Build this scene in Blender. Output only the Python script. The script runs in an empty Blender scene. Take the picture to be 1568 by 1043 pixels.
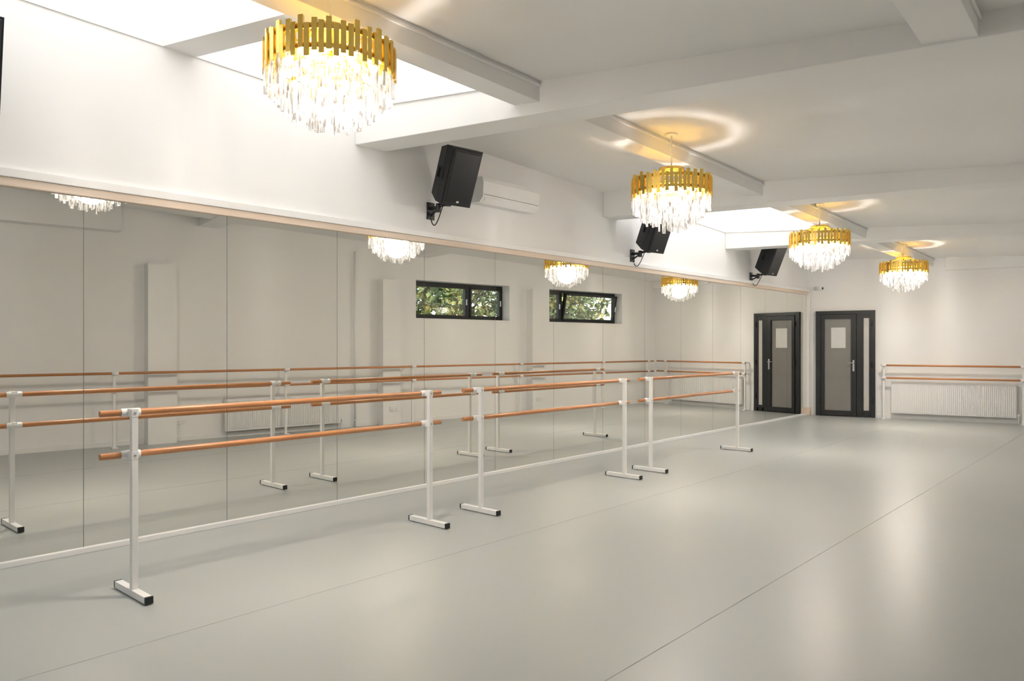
import bpy, bmesh, math, random
from mathutils import Vector, Matrix
random.seed(7)
S = bpy.context.scene
S.view_settings.view_transform = 'Standard'
S.view_settings.look = 'None'
S.view_settings.exposure = 0.88

# ---------------------------------------------------------------- materials
def newmat(name):
    m = bpy.data.materials.new(name); m.use_nodes = True
    nt = m.node_tree
    return m, nt, nt.nodes['Principled BSDF']
def pmat(name, col, rough=0.5, metal=0.0, var=0.04, nscale=6.0, bump=0.0, bscale=120.0, spec=0.5, stretch=None):
    m, nt, p = newmat(name)
    tc = nt.nodes.new('ShaderNodeTexCoord')
    n = nt.nodes.new('ShaderNodeTexNoise'); n.inputs['Scale'].default_value = nscale; n.inputs['Detail'].default_value = 4
    src = tc.outputs['Object']
    if stretch:
        mp = nt.nodes.new('ShaderNodeMapping'); mp.inputs['Scale'].default_value = stretch
        nt.links.new(src, mp.inputs['Vector']); src = mp.outputs['Vector']
    nt.links.new(src, n.inputs['Vector'])
    r = nt.nodes.new('ShaderNodeValToRGB')
    r.color_ramp.elements[0].position = 0.3; r.color_ramp.elements[1].position = 0.7
    r.color_ramp.elements[0].color = (*[max(0, c*(1-var)) for c in col], 1)
    r.color_ramp.elements[1].color = (*[min(1, c*(1+var)) for c in col], 1)
    nt.links.new(n.outputs['Fac'], r.inputs['Fac'])
    nt.links.new(r.outputs['Color'], p.inputs['Base Color'])
    p.inputs['Roughness'].default_value = rough
    p.inputs['Metallic'].default_value = metal
    p.inputs['Specular IOR Level'].default_value = spec
    if bump > 0:
        n2 = nt.nodes.new('ShaderNodeTexNoise'); n2.inputs['Scale'].default_value = bscale
        nt.links.new(tc.outputs['Object'], n2.inputs['Vector'])
        b = nt.nodes.new('ShaderNodeBump'); b.inputs['Strength'].default_value = bump; b.inputs['Distance'].default_value = 0.01
        nt.links.new(n2.outputs['Fac'], b.inputs['Height']); nt.links.new(b.outputs['Normal'], p.inputs['Normal'])
    return m
def emat(name, col, strength):
    m, nt, p = newmat(name)
    p.inputs['Base Color'].default_value = (*col, 1)
    p.inputs['Emission Color'].default_value = (*col, 1)
    p.inputs['Emission Strength'].default_value = strength
    return m

M_wall = pmat('wall_paint', (0.87, 0.865, 0.86), 0.75, var=0.008, nscale=1.5, bump=0.03, bscale=60)
M_ceil = pmat('ceiling_paint', (0.86, 0.855, 0.845), 0.8, var=0.008, nscale=1.5, bump=0.03, bscale=50)
M_trimw = pmat('white_trim', (0.86, 0.855, 0.85), 0.4, var=0.01)
M_cream = pmat('pale_wood_trim', (0.76, 0.63, 0.52), 0.45, var=0.06, nscale=8, stretch=(1, .2, 6))
M_wood = pmat('barre_wood', (0.56, 0.25, 0.105), 0.32, var=0.2, nscale=14, stretch=(6, .35, 6))
M_white = pmat('white_powder_coat', (0.87, 0.865, 0.86), 0.3, var=0.01)
M_black = pmat('black_frame', (0.016, 0.017, 0.019), 0.35, var=0.1)
M_plast = pmat('speaker_plastic', (0.012, 0.012, 0.014), 0.55, var=0.15, bump=0.2, bscale=300)
M_grill = pmat('speaker_grille', (0.024, 0.024, 0.026), 0.4, var=0.5, nscale=400, metal=0.5)
M_gold = pmat('brushed_gold', (1.0, 0.69, 0.18), 0.24, metal=1.0, var=0.06, nscale=30)
M_pane = pmat('frosted_door_glass', (0.24, 0.23, 0.215), 0.25, var=0.05, nscale=2)
M_panel = pmat('sidelight_glass', (0.56, 0.55, 0.53), 0.3, var=0.03)
M_paper = pmat('paper', (0.70, 0.70, 0.69), 0.8, var=0.02)
M_steel = pmat('steel', (0.6, 0.6, 0.6), 0.3, metal=1.0)
M_dark = pmat('dark_gap', (0.10, 0.10, 0.095), 0.7)
M_gap = pmat('mirror_joint', (0.45, 0.45, 0.43), 0.7)
M_plastw = pmat('white_plastic', (0.84, 0.84, 0.83), 0.35, var=0.01)
M_seam = pmat('floor_seam', (0.30, 0.29, 0.27), 0.6, var=0.35, nscale=3)
M_sky = emat('skylight_diffuser', (1.0, 0.995, 0.985), 0.85)
M_bulb = emat('bulb', (1.0, 0.88, 0.70), 12.0)

# floor vinyl
m, nt, p = newmat('dance_floor_vinyl'); M_floor = m
tc = nt.nodes.new('ShaderNodeTexCoord')
n = nt.nodes.new('ShaderNodeTexNoise'); n.inputs['Scale'].default_value = 0.7; n.inputs['Detail'].default_value = 3
nt.links.new(tc.outputs['Object'], n.inputs['Vector'])
r = nt.nodes.new('ShaderNodeValToRGB')
r.color_ramp.elements[0].position = .2; r.color_ramp.elements[1].position = .8
r.color_ramp.elements[0].color = (0.395, 0.417, 0.412, 1); r.color_ramp.elements[1].color = (0.408, 0.430, 0.425, 1)
nt.links.new(n.outputs['Fac'], r.inputs['Fac']); nt.links.new(r.outputs['Color'], p.inputs['Base Color'])
p.inputs['Roughness'].default_value = 0.34
p.inputs['Specular IOR Level'].default_value = 0.6

# mirror
m, nt, p = newmat('mirror_silver'); M_mirror = m
p.inputs['Base Color'].default_value = (0.86, 0.85, 0.805, 1); p.inputs['Metallic'].default_value = 1; p.inputs['Roughness'].default_value = 0.0
# crystal
m, nt, p = newmat('crystal_painted_glow'); M_crys = m
nt.nodes.remove(p)
out = nt.nodes['Material Output']
tr = nt.nodes.new('ShaderNodeBsdfTransparent'); tr.inputs['Color'].default_value = (.97, .965, .955, 1)
gl = nt.nodes.new('ShaderNodeBsdfGlossy'); gl.inputs['Roughness'].default_value = .04
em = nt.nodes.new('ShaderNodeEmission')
tc = nt.nodes.new('ShaderNodeTexCoord')
mp = nt.nodes.new('ShaderNodeMapping'); mp.inputs['Scale'].default_value = (34, 34, 6)
nt.links.new(tc.outputs['Object'], mp.inputs['Vector'])
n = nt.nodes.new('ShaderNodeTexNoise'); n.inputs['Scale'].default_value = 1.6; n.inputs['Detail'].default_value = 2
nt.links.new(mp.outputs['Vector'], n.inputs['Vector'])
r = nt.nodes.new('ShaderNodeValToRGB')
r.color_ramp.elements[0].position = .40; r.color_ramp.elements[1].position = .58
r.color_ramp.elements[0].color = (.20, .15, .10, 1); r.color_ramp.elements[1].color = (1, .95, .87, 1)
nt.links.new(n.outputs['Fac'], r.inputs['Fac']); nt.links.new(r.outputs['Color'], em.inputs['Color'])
em.inputs['Strength'].default_value = 0.84  # bulb-lit sparkle of the drops put in as their own mottled emission
m1 = nt.nodes.new('ShaderNodeMixShader'); m1.inputs[0].default_value = .22
nt.links.new(tr.outputs[0], m1.inputs[1]); nt.links.new(gl.outputs[0], m1.inputs[2])
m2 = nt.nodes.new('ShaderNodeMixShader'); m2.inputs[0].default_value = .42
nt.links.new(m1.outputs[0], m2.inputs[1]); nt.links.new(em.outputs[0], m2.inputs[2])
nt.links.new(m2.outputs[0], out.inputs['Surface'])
# leaves
m, nt, p = newmat('leaves'); M_leaf = m
tc = nt.nodes.new('ShaderNodeTexCoord')
n = nt.nodes.new('ShaderNodeTexNoise'); n.inputs['Scale'].default_value = 1.8; n.inputs['Detail'].default_value = 5
nt.links.new(tc.outputs['Object'], n.inputs['Vector'])
r = nt.nodes.new('ShaderNodeValToRGB')
r.color_ramp.elements[0].position = .35; r.color_ramp.elements[1].position = .66
r.color_ramp.elements[0].color = (.07, .11, .04, 1); r.color_ramp.elements[1].color = (.55, .42, .10, 1)
e = r.color_ramp.elements.new(.5); e.color = (.19, .25, .08, 1)
nt.links.new(n.outputs['Fac'], r.inputs['Fac']); nt.links.new(r.outputs['Color'], p.inputs['Base Color'])
p.inputs['Roughness'].default_value = .6
M_bark = pmat('bark', (.12, .09, .06), .9, var=.3, nscale=10)
M_grass = pmat('grass', (.12, .17, .06), .9, var=.3, nscale=3)
# clear glass (thin)
m, nt, p = newmat('window_glass'); M_glass = m
nt.nodes.remove(p); out = nt.nodes['Material Output']
tr = nt.nodes.new('ShaderNodeBsdfTransparent'); gl = nt.nodes.new('ShaderNodeBsdfGlossy'); gl.inputs['Roughness'].default_value = .02
mx = nt.nodes.new('ShaderNodeMixShader'); mx.inputs[0].default_value = .10
nt.links.new(tr.outputs[0], mx.inputs[1]); nt.links.new(gl.outputs[0], mx.inputs[2]); nt.links.new(mx.outputs[0], out.inputs['Surface'])

# ---------------------------------------------------------------- builder
class B:
    def __init__(self): self.bm = bmesh.new(); self.mats = []
    def mi(self, mat):
        if mat not in self.mats: self.mats.append(mat)
        return self.mats.index(mat)
    def hexa(self, v, mat, M=None):
        if M is not None: v = [M @ Vector(q) for q in v]
        vs = [self.bm.verts.new(q) for q in v]
        k = self.mi(mat)
        for f in ((3,2,1,0),(4,5,6,7),(0,1,5,4),(1,2,6,5),(2,3,7,6),(3,0,4,7)):
            fc = self.bm.faces.new([vs[i] for i in f]); fc.material_index = k
    def box(self, x0,x1,y0,y1,z0,z1, mat, M=None):
        self.hexa([(x0,y0,z0),(x1,y0,z0),(x1,y1,z0),(x0,y1,z0),(x0,y0,z1),(x1,y0,z1),(x1,y1,z1),(x0,y1,z1)], mat, M)
    def cyl(self, a, b, r0, mat, seg=16, r1=None, smooth=True, M=None):
        a = Vector(a); b = Vector(b)
        if M is not None: a = M @ a; b = M @ b
        if r1 is None: r1 = r0
        d = (b-a).normalized()
        u = d.orthogonal().normalized(); w = d.cross(u)
        k = self.mi(mat)
        A = []; C = []
        for i in range(seg):
            t = 2*math.pi*i/seg
            o = u*math.cos(t)+w*math.sin(t)
            A.append(self.bm.verts.new(a+o*r0)); C.append(self.bm.verts.new(b+o*r1))
        for i in range(seg):
            j = (i+1) % seg
            f = self.bm.faces.new([A[i],A[j],C[j],C[i]]); f.material_index = k; f.smooth = smooth
        f = self.bm.faces.new(A[::-1]); f.material_index = k
        f = self.bm.faces.new(C); f.material_index = k
    def ring(self, r0, r1, z0, z1, mat, seg=64, M=None):
        k = self.mi(mat); L = []
        for i in range(seg):
            t = 2*math.pi*i/seg; c, s = math.cos(t), math.sin(t)
            q = [Vector((r0*c,r0*s,z0)),Vector((r1*c,r1*s,z0)),Vector((r1*c,r1*s,z1)),Vector((r0*c,r0*s,z1))]
            if M is not None: q = [M @ x for x in q]
            L.append([self.bm.verts.new(x) for x in q])
        for i in range(seg):
            j = (i+1) % seg
            for a in range(4):
                b_ = (a+1) % 4
                f = self.bm.faces.new([L[i][a],L[j][a],L[j][b_],L[i][b_]]); f.material_index = k
    def sphere(self, c, r, mat, sc=(1,1,1)):
        k = self.mi(mat)
        res = bmesh.ops.create_uvsphere(self.bm, u_segments=12, v_segments=8, radius=r, matrix=Matrix.Translation(c) @ Matrix.Diagonal((*sc,1)))
        for v in res['verts']:
            for f in v.link_faces: f.material_index = k; f.smooth = True
    def tube(self, pts, r, mat, seg=8):
        for a, b_ in zip(pts[:-1], pts[1:]): self.cyl(a, b_, r, mat, seg)
    def done(self, name, loc=(0,0,0), rz=0.0, bevel=0.0, bseg=2):
        bmesh.ops.recalc_face_normals(self.bm, faces=self.bm.faces[:])
        me = bpy.data.meshes.new(name); self.bm.to_mesh(me); self.bm.free()
        for m_ in self.mats: me.materials.append(m_)
        o = bpy.data.objects.new(name, me); S.collection.objects.link(o)
        o.location = loc; o.rotation_euler = (0,0,rz)
        if bevel > 0:
            md = o.modifiers.new('bevel','BEVEL'); md.width = bevel; md.segments = bseg; md.limit_method = 'ANGLE'; md.angle_limit = math.radians(40)
        return o

K = 0.2
Y0 = 16.05
RZF = math.atan(K)
RWX, RWS = 6.345, 0.1228
RZR = math.radians(90) + math.atan(RWS)
def zc(x, y): return 3.91 - 0.035*x - 0.037*y
def rw(y): return RWX - RWS*y

# ---------------------------------------------------------------- shell
b = B(); b.box(-0.3, 7.4, -3.4, 17.6, -0.12, 0.0, M_floor)
fl = b.done('floor')
b = B()
for xs, hw in ((2.0, .0010), (3.96, .0022)):
    b.box(xs-hw, xs+hw, -3.0, Y0+K*xs, 0.0, 0.0008, M_seam)
b.done('trim_floor_seams')

b = B(); b.box(-0.25, -0.012, -3.2, 17.2, 0, 4.3, M_wall); b.done('wall_left')
b = B(); b.box(-0.25, 7.3, -3.4, -3.2, 0, 4.4, M_wall); b.done('wall_back')
b = B(); b.box(-0.3, 5.2, 0, 0.25, 0, 4.2, M_wall); b.done('wall_far', (0,Y0,0), RZF)

W1 = (9.58, 12.0); W2 = (13.20, 15.72); WZ = (2.01, 2.77)
b = B()
T = -0.35
b.box(-3.4, W1[0], T, 0, 0, 4.2, M_wall)
b.box(W1[1], W2[0], T, 0, 0, 4.2, M_wall)
b.box(W2[1], 17.4, T, 0, 0, 4.2, M_wall)
for w in (W1, W2):
    b.box(w[0], w[1], T, 0, 0, WZ[0], M_wall)
    b.box(w[0], w[1], T, 0, WZ[1], 4.2, M_wall)
for a, c in ((4.67, 5.08), (8.72, 9.10), (12.5, 12.85)):
    b.box(a, c, -.01, 0.20, 0, 2.72, M_wall)
b.box(-3.2, 4.3, -.01, 0.26, 3.16, 3.7, M_wall)
b.done('wall_right', (RWX,0,0), RZR)
b = B(); b.box(-3.0, 4.66, 0, .015, 0, .07, M_trimw); b.box(5.09, 8.71, 0, .015, 0, .07, M_trimw); b.box(9.11,12.49,0,.015,0,.07,M_trimw); b.box(12.86,16.9,0,.015,0,.07,M_trimw)
b.done('baseboard_right', (RWX,0,0), RZR)
b = B(); b.box(1.34, 4.35, -.015, 0, 0, .07, M_trimw); b.done('baseboard_far', (0,Y0,0), RZF)

# ceiling
xs = [-0.25, 0.0, 1.68, 7.3]
ys = [-5.4, -2.9, 0.10, 0.5, 2.47, 2.73, 4.27, 8.80, 12.14, 18.0]
holes = {(1,1),(1,3),(1,5),(1,7)}  # first hole: unseen skylight added behind the camera to light the near floor
b = B()
def slab(x0,x1,y0,y1, o0, o1, mat, BB):
    P = [(x0,y0+K*x0),(x1,y0+K*x1),(x1,y1+K*x1),(x0,y1+K*x0)]
    BB.hexa([(x,y,zc(x,y)+o0) for x,y in P]+[(x,y,zc(x,y)+o1) for x,y in P], mat)
for i in range(3):
    for j in range(len(ys)-1):
        if (i,j) in holes: continue
        slab(xs[i], xs[i+1], ys[j], ys[j+1], 0, .14, M_ceil, b)
b.done('ceiling')
n_ = 0
for (i,j) in sorted(holes):
    n_ += 1
    b = B(); slab(xs[i], xs[i+1]+.03, ys[j]-.03, ys[j+1]+.03, .142, .16, M_sky, b)
    b.done('skylight_%d' % n_)

# cross beams
for yb, zb in ((0.12, 3.56), (4.29, 3.42), (8.43, 3.26), (12.16, 3.18)):
    b = B()
    def bv(y): 
        xr = (RWX - RWS*y)/(1+RWS*K)
        return [(-.01, y-K*.01), (xr, y+K*xr)]
    a = bv(yb); c = bv(yb+.35)
    P = [a[0], a[1], c[1], c[0]]
    b.hexa([(x,y,zb-.008*x) for x,y in P]+[(x,y,zc(x,y)+.03) for x,y in P], M_ceil)
    b.done('ceiling_beam', bevel=.006)
def longbeam(xf, w, dz, segs):
    for y0_, y1_ in segs:
        b = B()
        P = [(xf(y0_), y0_+K*xf(y0_)), (xf(y0_)+w, y0_+K*(xf(y0_)+w)), (xf(y1_)+w, y1_+K*(xf(y1_)+w)), (xf(y1_), y1_+K*xf(y1_))]
        b.hexa([(x,y,zc(x,y)-dz) for x,y in P]+[(x,y,zc(x,y)+.03) for x,y in P], M_ceil)
        q0, q1 = P[1], P[2]
        b.hexa([(q0[0],q0[1],zc(*q0)-.05),(q0[0]+.018,q0[1],zc(*q0)-.05),(q1[0]+.018,q1[1],zc(*q1)-.05),(q1[0],q1[1],zc(*q1)-.05),
                (q0[0],q0[1],zc(*q0)-.03),(q0[0]+.018,q0[1],zc(*q0)-.03),(q1[0]+.018,q1[1],zc(*q1)-.03),(q1[0],q1[1],zc(*q1)-.03)], M_trimw)
        b.done('ceiling_beam', bevel=.004)
SEG = ((-3.4,.13),(.46,4.30),(4.63,8.44),(8.77,12.17),(12.5,Y0))
longbeam(lambda y: 1.72+.028*(y-4.2), .24, .17, SEG)
longbeam(lambda y: 4.66-.02*(y-4.2), .30, .15, SEG[:2])
b = B(); b.box(2.55, 4.35, -.14, .0, 2.96, 3.45, M_wall); b.done('trim_1', (0,Y0,0), RZF, bevel=.004)

# ---------------------------------------------------------------- mirror
b = B()
joints = [1.91+1.083*i for i in range(-4, 14)]
joints = [-3.1] + [j for j in joints if j > -3] + [Y0-.03]
for a, c in zip(joints[:-1], joints[1:]):
    if c-a < .05: continue
    b.box(-.010, 0.0, a+.0018, c-.0018, .035, 2.60, M_mirror)
b.box(-.0115, -.0102, -3.1, Y0-.03, .03, 2.6, M_gap)
b.done('wall_mirror')
b = B()
b.box(-.012, .045, -3.1, Y0, 2.625, 2.685, M_trimw)
b.box(-.012, .030, -3.1, Y0, 2.565, 2.625, M_cream)
b.done('trim_2', bevel=.004)
b = B()
b.box(-.012, .022, -3.1, Y0-.05, 0, .04, M_trimw)
b.done('baseboard_left', bevel=.003)
b = B(); b.box(.0, .06, Y0-.10, Y0-.04, 0, 2.60, M_white); b.box(-.0, .09, Y0-.14, Y0-.06, .0, .16, M_cream); b.done('trim_3', bevel=.004)
b = B()
b.box(.0,.03,-.02,0,2.66,2.74,M_plastw); b.cyl((.05,-.06,2.69),(.20,-.10,2.69),.035,M_plastw); b.cyl((.2,-.10,2.69),(.215,-.104,2.69),.025,M_black); b.cyl((.02,0,2.7),(.08,-.07,2.69),.012,M_plastw)
b.done('security_camera',(0.1,Y0+.02,0),RZF)

# ---------------------------------------------------------------- door (local on far wall, room is -Y)
b = B()
D0, D1, DH = .165, 1.305, 2.21
W = D1-D0
def dx(f): return D0+W*f
b.box(D0, D1, -.02, -.001, 0, DH, M_black)
b.box(dx(0), dx(.085), -.06, -.02, 0, DH, M_black)
b.box(dx(.93), dx(1), -.06, -.02, 0, DH, M_black)
b.box(dx(.085), dx(.93), -.06, -.02, DH-.07, DH, M_black)
b.box(dx(.70), dx(.78), -.06, -.02, 0, DH-.07, M_black)
b.box(dx(.095), dx(.155), -.075, -.02, .02, DH-.08, M_black)
b.box(dx(.605), dx(.69), -.075, -.02, .02, DH-.08, M_black)
b.box(dx(.155), dx(.605), -.075, -.02, DH-.17, DH-.08, M_black)
b.box(dx(.155), dx(.605), -.075, -.02, .02, .12, M_black)
b.box(dx(.155), dx(.605), -.04, -.03, .12, DH-.17, M_pane)
b.box(dx(.265), dx(.51), -.043, -.0405, 1.43, 1.86, M_paper)
b.box(dx(.78), dx(.81), -.055, -.02, .08, DH-.07, M_black)
b.box(dx(.90), dx(.93), -.055, -.02, .08, DH-.07, M_black)
b.box(dx(.81), dx(.90), -.04, -.03, .12, DH-.14, M_panel)
b.box(dx(.81), dx(.90), -.055, -.02, .0, .14, M_black)
b.box(dx(.81), dx(.90), -.055, -.02, DH-.16, DH-.07, M_black)
for z in (.35, 1.1, 1.95):
    b.cyl((dx(.09),-.085,z-.06),(dx(.09),-.085,z+.06),.014,M_black)
    b.cyl((dx(.95),-.07,z-.06),(dx(.95),-.07,z+.06),.014,M_black)
b.box(dx(.63), dx(.66), -.082, -.075, .95, 1.18, M_steel)
b.cyl((dx(.645),-.08,1.12),(dx(.645),-.13,1.12),.009,M_steel)
b.cyl((dx(.65),-.13,1.12),(dx(.555),-.13,1.12),.009,M_steel)
b.done('door_1', (0,Y0,0), RZF, bevel=.003)

# ---------------------------------------------------------------- windows on right wall
def window(name, w, div, tilt_right):
    b = B(); x0, x1 = w; z0, z1 = WZ; f = .055
    yb, yf = -.31, -.24
    b.box(x0, x1, yb, yf, z0, z0+f, M_black); b.box(x0, x1, yb, yf, z1-f, z1, M_black)
    b.box(x0, x0+f, yb, yf, z0+f, z1-f, M_black); b.box(x1-f, x1, yb, yf, z0+f, z1-f, M_black)
    b.box(div-.04, div+.04, yb, yf, z0+f, z1-f, M_black)
    for k, (a, c) in enumerate(((x0+f, div-.04),(div+.04, x1-f))):
        g = .045
        if tilt_right and k == 1:
            M = Matrix.Translation((0,yf,z0+f)) @ Matrix.Rotation(math.radians(-11),4,'X') @ Matrix.Translation((0,-yf,-z0-f))
        else: M = None
        h = yf+.015
        b.box(a, c, yb+.01, h, z0+f, z0+f+g, M_black, M); b.box(a, c, yb+.01, h, z1-f-g, z1-f, M_black, M)
        b.box(a, a+g, yb+.01, h, z0+f, z1-f, M_black, M); b.box(c-g, c, yb+.01, h, z0+f, z1-f, M_black, M)
        b.box(a+g, c-g, -.28, -.274, z0+f+g, z1-f-g, M_glass, M)
        b.box(c-g*.7, c-g*.3, h, h+.03, (z0+z1)/2-.06, (z0+z1)/2+.06, M_steel, M)
    b.box(x0, x1, -.24, .0, z0-.005, z0+.012, M_trimw)
    b.done(name, (RWX,0,0), RZR)
window('window_1', W1, 11.05, False)
window('window_2', W2, 13.80, True)

# ---------------------------------------------------------------- chandelier
def chandelier(x, y, ztop, zceil):
    b = B()
    top = zceil - ztop
    b.cyl((0,0,top-.02),(0,0,top),.06,M_trimw,24)
    b.cyl((0,0,.06),(0,0,top-.015),.008,M_trimw,10)
    b.cyl((0,0,.045),(0,0,.085),.125,M_gold,32)
    b.cyl((0,0,-.10),(0,0,.05),.012,M_gold,10)
    b.cyl((0,0,-.115),(0,0,-.10),.26,M_gold,40)
    for i in range(8):
        t = i*math.pi/4
        b.cyl((.1*math.cos(t),.1*math.sin(t),.055),(.372*math.cos(t),.372*math.sin(t),-.04),.007,M_gold,8)
    b.ring(.362,.372,-.06,-.03,M_gold); b.ring(.362,.372,-.17,-.14,M_gold)
    N = 60
    for i in range(N):
        t = 2*math.pi*i/N
        off = (.0, -.022, .012, -.03)[i % 4] + random.uniform(-.006,.006)
        r_ = .388 if i % 2 else .378
        M = Matrix.Rotation(t,4,'Z') @ Matrix.Translation((r_,0,0))
        b.box(-.009,.009,-.0155,.0155,-.19+off,-.005+off,M_gold,M)
    for rr, zz in ((.30,-.13),(.22,-.15),(.14,-.17)):
        b.ring(rr-.006,rr+.006,zz-.01,zz,M_gold,48)
    for rr, cnt, zz, ph in ((.21,8,-.19,.2),(.10,5,-.26,.5),(.27,8,-.17,.6)):
        for i in range(cnt):
            t = i*2*math.pi/cnt+ph
            c = (rr*math.cos(t),rr*math.sin(t),zz)
            b.cyl((c[0],c[1],-.11),(c[0],c[1],zz+.015),.011,M_gold,10)
            b.sphere(c,.022,M_bulb,(1,1,1.3))
    for rr, z1, z0, cnt in ((.372,-.17,-.33,58),(.315,-.22,-.395,50),(.25,-.28,-.45,40),(.175,-.32,-.49,27),(.09,-.36,-.525,13)):
        for i in range(cnt):
            t = 2*math.pi*(i+random.uniform(-.18,.18))/cnt
            o = random.uniform(-.03,.025)
            M = Matrix.Rotation(t,4,'Z') @ Matrix.Translation((rr+random.uniform(-.010,.010),0,0)) @ Matrix.Rotation(random.uniform(0,1.5),4,'Z')
            w = .0088
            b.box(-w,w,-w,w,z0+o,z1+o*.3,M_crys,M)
    o = b.done('chandelier',(x,y,ztop))
    ld = bpy.data.lights.new('chandelier_lamp','POINT'); ld.energy = 145; ld.color = (1,.94,.87); ld.shadow_soft_size = .17
    lo = bpy.data.objects.new('lamp', ld); S.collection.objects.link(lo); lo.parent = o; lo.location = (0,0,-.30)
for x, y, z in ((2.01,2.63,3.34),(2.13,6.53,3.165),(2.20,10.45,3.055),(2.24,14.55,2.985)):
    chandelier(x, y, z, zc(x,y))

# ---------------------------------------------------------------- portable barres
def barre(ya, yb):
    b = B(); x = 1.235
    for y in (ya, yb):
        b.box(x-.018, x+.018, y-.018, y+.018, .035, 1.115, M_white)
        b.box(x-.235, x+.205, y-.022, y+.022, .006, .046, M_white)
        b.box(x+.205, x+.222, y-.023, y+.023, .005, .047, M_black)
        b.box(x-.248, x-.235, y-.023, y+.023, .005, .047, M_black)
        for xx in (x-.19, x+.17): b.cyl((xx,y,0),(xx,y,.008),.015,M_black)
        for z in (1.094, .842):
            b.box(x-.075, x+.020, y-.02, y+.02, z-.024, z+.024, M_white)
            b.cyl((x-.055,y-.055,z),(x-.055,y+.055,z),.0245,M_white,20)
            b.cyl((x+.018,y,z),(x+.024,y,z),.008,M_steel,10)
            b.cyl((x-.055,y-.04,z+.02),(x-.055,y-.04,z+.0265),.006,M_steel,10)
    for z in (1.094, .842):
        b.cyl((x-.055,ya-.17,z),(x-.055,yb+.17,z),.0195,M_wood,20)
    b.done('portable_ballet_barre', bevel=.002)
barre(1.78, 4.13); barre(4.74, 7.06); barre(7.62, 9.95)

# ---------------------------------------------------------------- wall barres
def wallbarre(x0, x1, posts, yo, loc, rz, sgn):
    b = B()
    for z in (1.085, .83):
        b.cyl((x0, sgn*yo, z),(x1, sgn*yo, z),.0195,M_wood,16)
    for p_ in posts:
        a = sorted((sgn*(yo-.06), sgn*(yo-.03)))
        b.box(p_-.018, p_+.018, a[0], a[1], 0.0, 1.11, M_white)
        b.box(p_-.04, p_+.04, *sorted((sgn*(yo-.08), sgn*(yo+.02))), 0, .012, M_white)
        for z in (1.085, .83):
            b.cyl((p_-.045, sgn*yo, z),(p_+.045, sgn*yo, z),.025,M_white,16)
            b.box(p_-.012, p_+.012, *sorted((0, sgn*yo)), z-.012, z+.012, M_white)
    b.done('wall_mounted_ballet_barre', loc, rz)
wallbarre(1.0, 16.6, (1.6,4.2,6.8,9.33,12.08,14.7,16.4), .30, (RWX,0,0), RZR, 1)
wallbarre(1.42, 4.1, (1.47,3.80), .20, (0,Y0,0), RZF, -1)

# ---------------------------------------------------------------- radiators
def radiator(x0, x1, z0, z1, loc, rz, sgn, flip=False):
    b = B()
    def bx(a,c,y0,y1,e,f,m_): b.box(a,c,*sorted((sgn*y0,sgn*y1)),e,f,m_)
    bx(x0,x1,.04,.055,z0,z1-.01,M_white); bx(x0,x1,.095,.11,z0,z1-.01,M_white)
    bx(x0,x1,.038,.112,z1-.012,z1,M_white)
    bx(x0,x0+.008,.038,.112,z0,z1,M_white); bx(x1-.008,x1,.038,.112,z0,z1,M_white)
    k = x0+.035
    while k < x1-.03:
        bx(k,k+.016,.108,.124,z0+.03,z1-.04,M_white); k += .0333
    for xx in (x0+.2,x1-.2): bx(xx-.02,xx+.02,.001,.05,z0+.1,z1-.1,M_white)
    b.cyl((x1+.03,sgn*.075,z0+.05),(x1,sgn*.075,z0+.05),.012,M_steel)
    b.cyl((x1+.03,sgn*.075,0),(x1+.03,sgn*.075,z0+.06),.010,M_white)
    b.cyl((x1+.03,sgn*.075,z0+.05),(x1+.03,sgn*.13,z0+.05),.02,M_plastw)
    b.done('radiator', loc, rz, bevel=.002)
radiator(1.60, 3.70, .12, .76, (0,Y0,0), RZF, -1)
radiator(5.85, 7.9, .10, .62, (RWX,0,0), RZR, 1)
b = B(); b.cyl((0,0,0),(0,0,3.2),.018,M_white); b.cyl((0,0,.1),(0,-.0,.13),.026,M_white); b.done('heating_pipe',(rw(8.15)-.05,8.15,0))

# ---------------------------------------------------------------- AC
b = B()
k = b.mi(M_plastw)
prof = [(0,3.09),(.15,3.075),(.205,3.13),(.215,3.30),(.19,3.355),(0,3.36)]
A = [b.bm.verts.new((x,5.84,z)) for x,z in prof]; C = [b.bm.verts.new((x,6.80,z)) for x,z in prof]
b.bm.faces.new(A).material_index = k; b.bm.faces.new(C[::-1]).material_index = k
for i in range(6):
    j = (i+1)%6; b.bm.faces.new([A[i],A[j],C[j],C[i]]).material_index = k
b.hexa([(.152,5.88,3.070),(.208,5.88,3.123),(.208,6.76,3.123),(.152,6.76,3.070),(.148,5.88,3.076),(.203,5.88,3.132),(.203,6.76,3.132),(.148,6.76,3.076)], M_trimw)
b.box(.207,.2135,5.85,6.79,3.155,3.158,M_dark)
b.box(.03,.16,5.9,6.74,3.357,3.363,M_dark)
b.done('air_conditioner', (-.01,0,0), bevel=.008)

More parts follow.
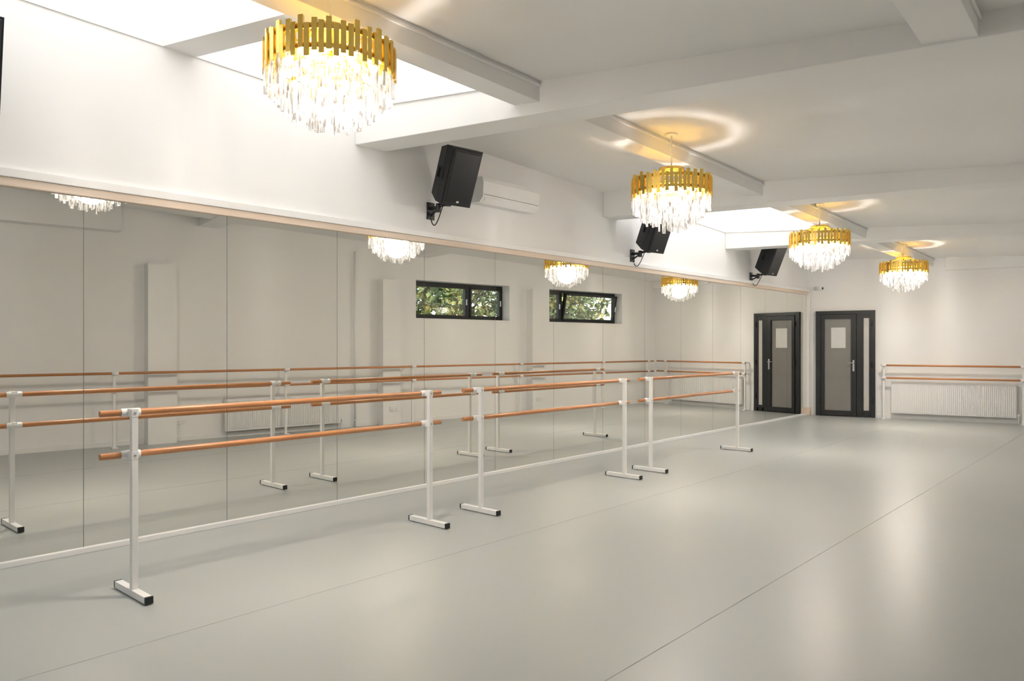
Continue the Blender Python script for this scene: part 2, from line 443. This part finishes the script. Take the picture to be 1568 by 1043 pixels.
# ---------------------------------------------------------------- speakers
def speaker(y, z, yaw=-8):
    b = B()
    M = Matrix.Translation((.36,y,z)) @ Matrix.Rotation(math.radians(yaw),4,'Z') @ Matrix.Rotation(math.radians(23),4,'Y')
    wf, wb, h = .185, .12, .29
    def pr(x0,x1,w0,w1,h0,h1,mat,dz=0):
        b.hexa([(x0,-w0,-h0+dz),(x1,-w1,-h1+dz),(x1,w1,-h1+dz),(x0,w0,-h0+dz),(x0,-w0,h0+dz),(x1,-w1,h1+dz),(x1,w1,h1+dz),(x0,w0,h0+dz)],mat,M)
    pr(-.16,.02,wb,.175,.24,.285,M_plast)
    pr(.02,.14,.175,wf,.285,h,M_plast)
    pr(.14,.155,wf-.012,wf-.018,h-.012,h-.02,M_plast)
    pr(.155,.160,wf-.03,wf-.034,h-.035,h-.04,M_grill)
    for s in (-1,1):
        for dz in (-.055,.055):
            b.box(-.06,.05,s*.165-.014,s*.165+.014,dz-.008,dz+.008,M_plast,M)
        b.box(-.06,-.045,s*.16-.014,s*.16+.014,-.06,.06,M_plast,M)
        b.box(.04,.055,s*.17-.014,s*.17+.014,-.06,.06,M_plast,M)
    b.box(-.168,-.158,-.08,.08,-.18,.08,M_grill,M)
    b.box(.159,.162,-.015,.015,-.255,-.235,M_paper,M)
    zz = z-.33
    b.box(-.012,.004,y-.05,y+.05,zz-.09,zz+.09,M_black)
    b.cyl((0,y,zz+.03),(.14,y-.02,zz+.02),.02,M_black)
    b.cyl((0,y,zz-.05),(.14,y-.02,zz+.01),.012,M_black)
    b.cyl((.14,y-.02,zz-.03),(.14,y-.02,zz+.06),.028,M_black)
    b.cyl((.14,y-.02,zz+.03),(.27,y,zz+.05),.018,M_black)
    b.cyl((.27,y,zz+.02),(.27,y,zz+.09),.03,M_black)
    b.cyl((.27,y,zz+.06),(.30,y,zz+.14),.018,M_black)
    pts = []
    for i in range(11):
        t = i/10; pts.append((.02+.2*t, y-.03, zz-.02-.16*math.sin(math.pi*(t**.7))+.05*t))
    b.tube(pts,.006,M_black)
    b.done('wall_speaker', bevel=.022, bseg=3)
speaker(1.125,3.25); speaker(5.25,3.24); speaker(9.16,3.12); speaker(13.2,3.08)

for X_ in (8.95, 5.2, 12.7):
    b = B(); b.box(-.08,.08,0.001,.012,-.04,.04,M_plastw); b.cyl((-.04,.012,0),(-.04,.014,0),.022,M_trimw); b.cyl((.04,.012,0),(.04,.014,0),.022,M_trimw); 
    for q in (-.05,-.03,.03,.05): b.cyl((q,.013,0),(q,.0155,0),.004,M_black,8)
    d = .20 if X_ in (8.95,12.7) else 0
    R = Matrix.Rotation(RZR,4,'Z'); v = Matrix.Translation((RWX,0,0)) @ R @ Vector((X_,d,.30))
    b.done('wall_socket', v, RZR, bevel=.003)

# ---------------------------------------------------------------- outside
b = B(); b.box(6.9, 40, -20, 50, -.35, -.16, M_grass); b.done('lawn')
def tree(x, y, h, rad, n):
    b = B()
    b.cyl((0,0,0),(0.1,0,h*.6),.16,M_bark,10,.09)
    for i in range(7):
        t = i*.9; b.cyl((.05,0,h*(.3+.05*i)),(rad*.6*math.cos(t),rad*.6*math.sin(t),h*(.55+.05*i)),.05,M_bark,6,.02)
    k = b.mi(M_leaf)
    for i in range(n):
        d = Vector((random.gauss(0,1),random.gauss(0,1),random.gauss(0,1))).normalized()*(random.random()**.4)
        c = Vector((d.x*rad, d.y*rad, h*.55+d.z*h*.42))
        s = random.uniform(.07,.15)
        R = Matrix.Rotation(random.uniform(0,6.28),3,Vector((random.random()-.5,random.random()-.5,random.random()-.5)).normalized())
        q = [c+R@Vector(v)*s for v in ((-1,0,0),(0,-.55,.1),(1,0,0),(0,.55,.1))]
        f = b.bm.faces.new([b.bm.verts.new(v) for v in q]); f.material_index = k
    b.done('tree',(x,y,-.15))
tree(10.2,13.5,5.5,1.9,3300); tree(12.0,17.5,6.0,2.1,3800); tree(9.6,19.5,5.2,1.8,3400); tree(12.8,23,6.5,2.4,3800)

w = bpy.data.worlds.new('sky'); S.world = w; w.use_nodes = True
bg = w.node_tree.nodes['Background']
sk = w.node_tree.nodes.new('ShaderNodeTexSky'); sk.sky_type = 'NISHITA'; sk.sun_disc = False; sk.sun_elevation = math.radians(40); sk.sun_rotation = math.radians(200)
w.node_tree.links.new(sk.outputs['Color'], bg.inputs['Color']); bg.inputs['Strength'].default_value = 0.28
sl = bpy.data.lights.new('sun','SUN'); sl.energy = 3.6; sl.angle = .02; sl.color = (1,.95,.85)
so = bpy.data.objects.new('sun', sl); S.collection.objects.link(so); so.rotation_euler = (math.radians(42),0,math.radians(-80))

# ---------------------------------------------------------------- camera
cd = bpy.data.cameras.new('camera'); cam = bpy.data.objects.new('camera', cd); S.collection.objects.link(cam)
cd.sensor_fit = 'HORIZONTAL'; cd.sensor_width = 36; cd.lens = 26.0; cd.shift_y = .0041; cd.clip_start = .05
cam.location = (5.85, 0, 1.5); cam.rotation_euler = (math.radians(90), 0, math.radians(41.83))
S.camera = cam
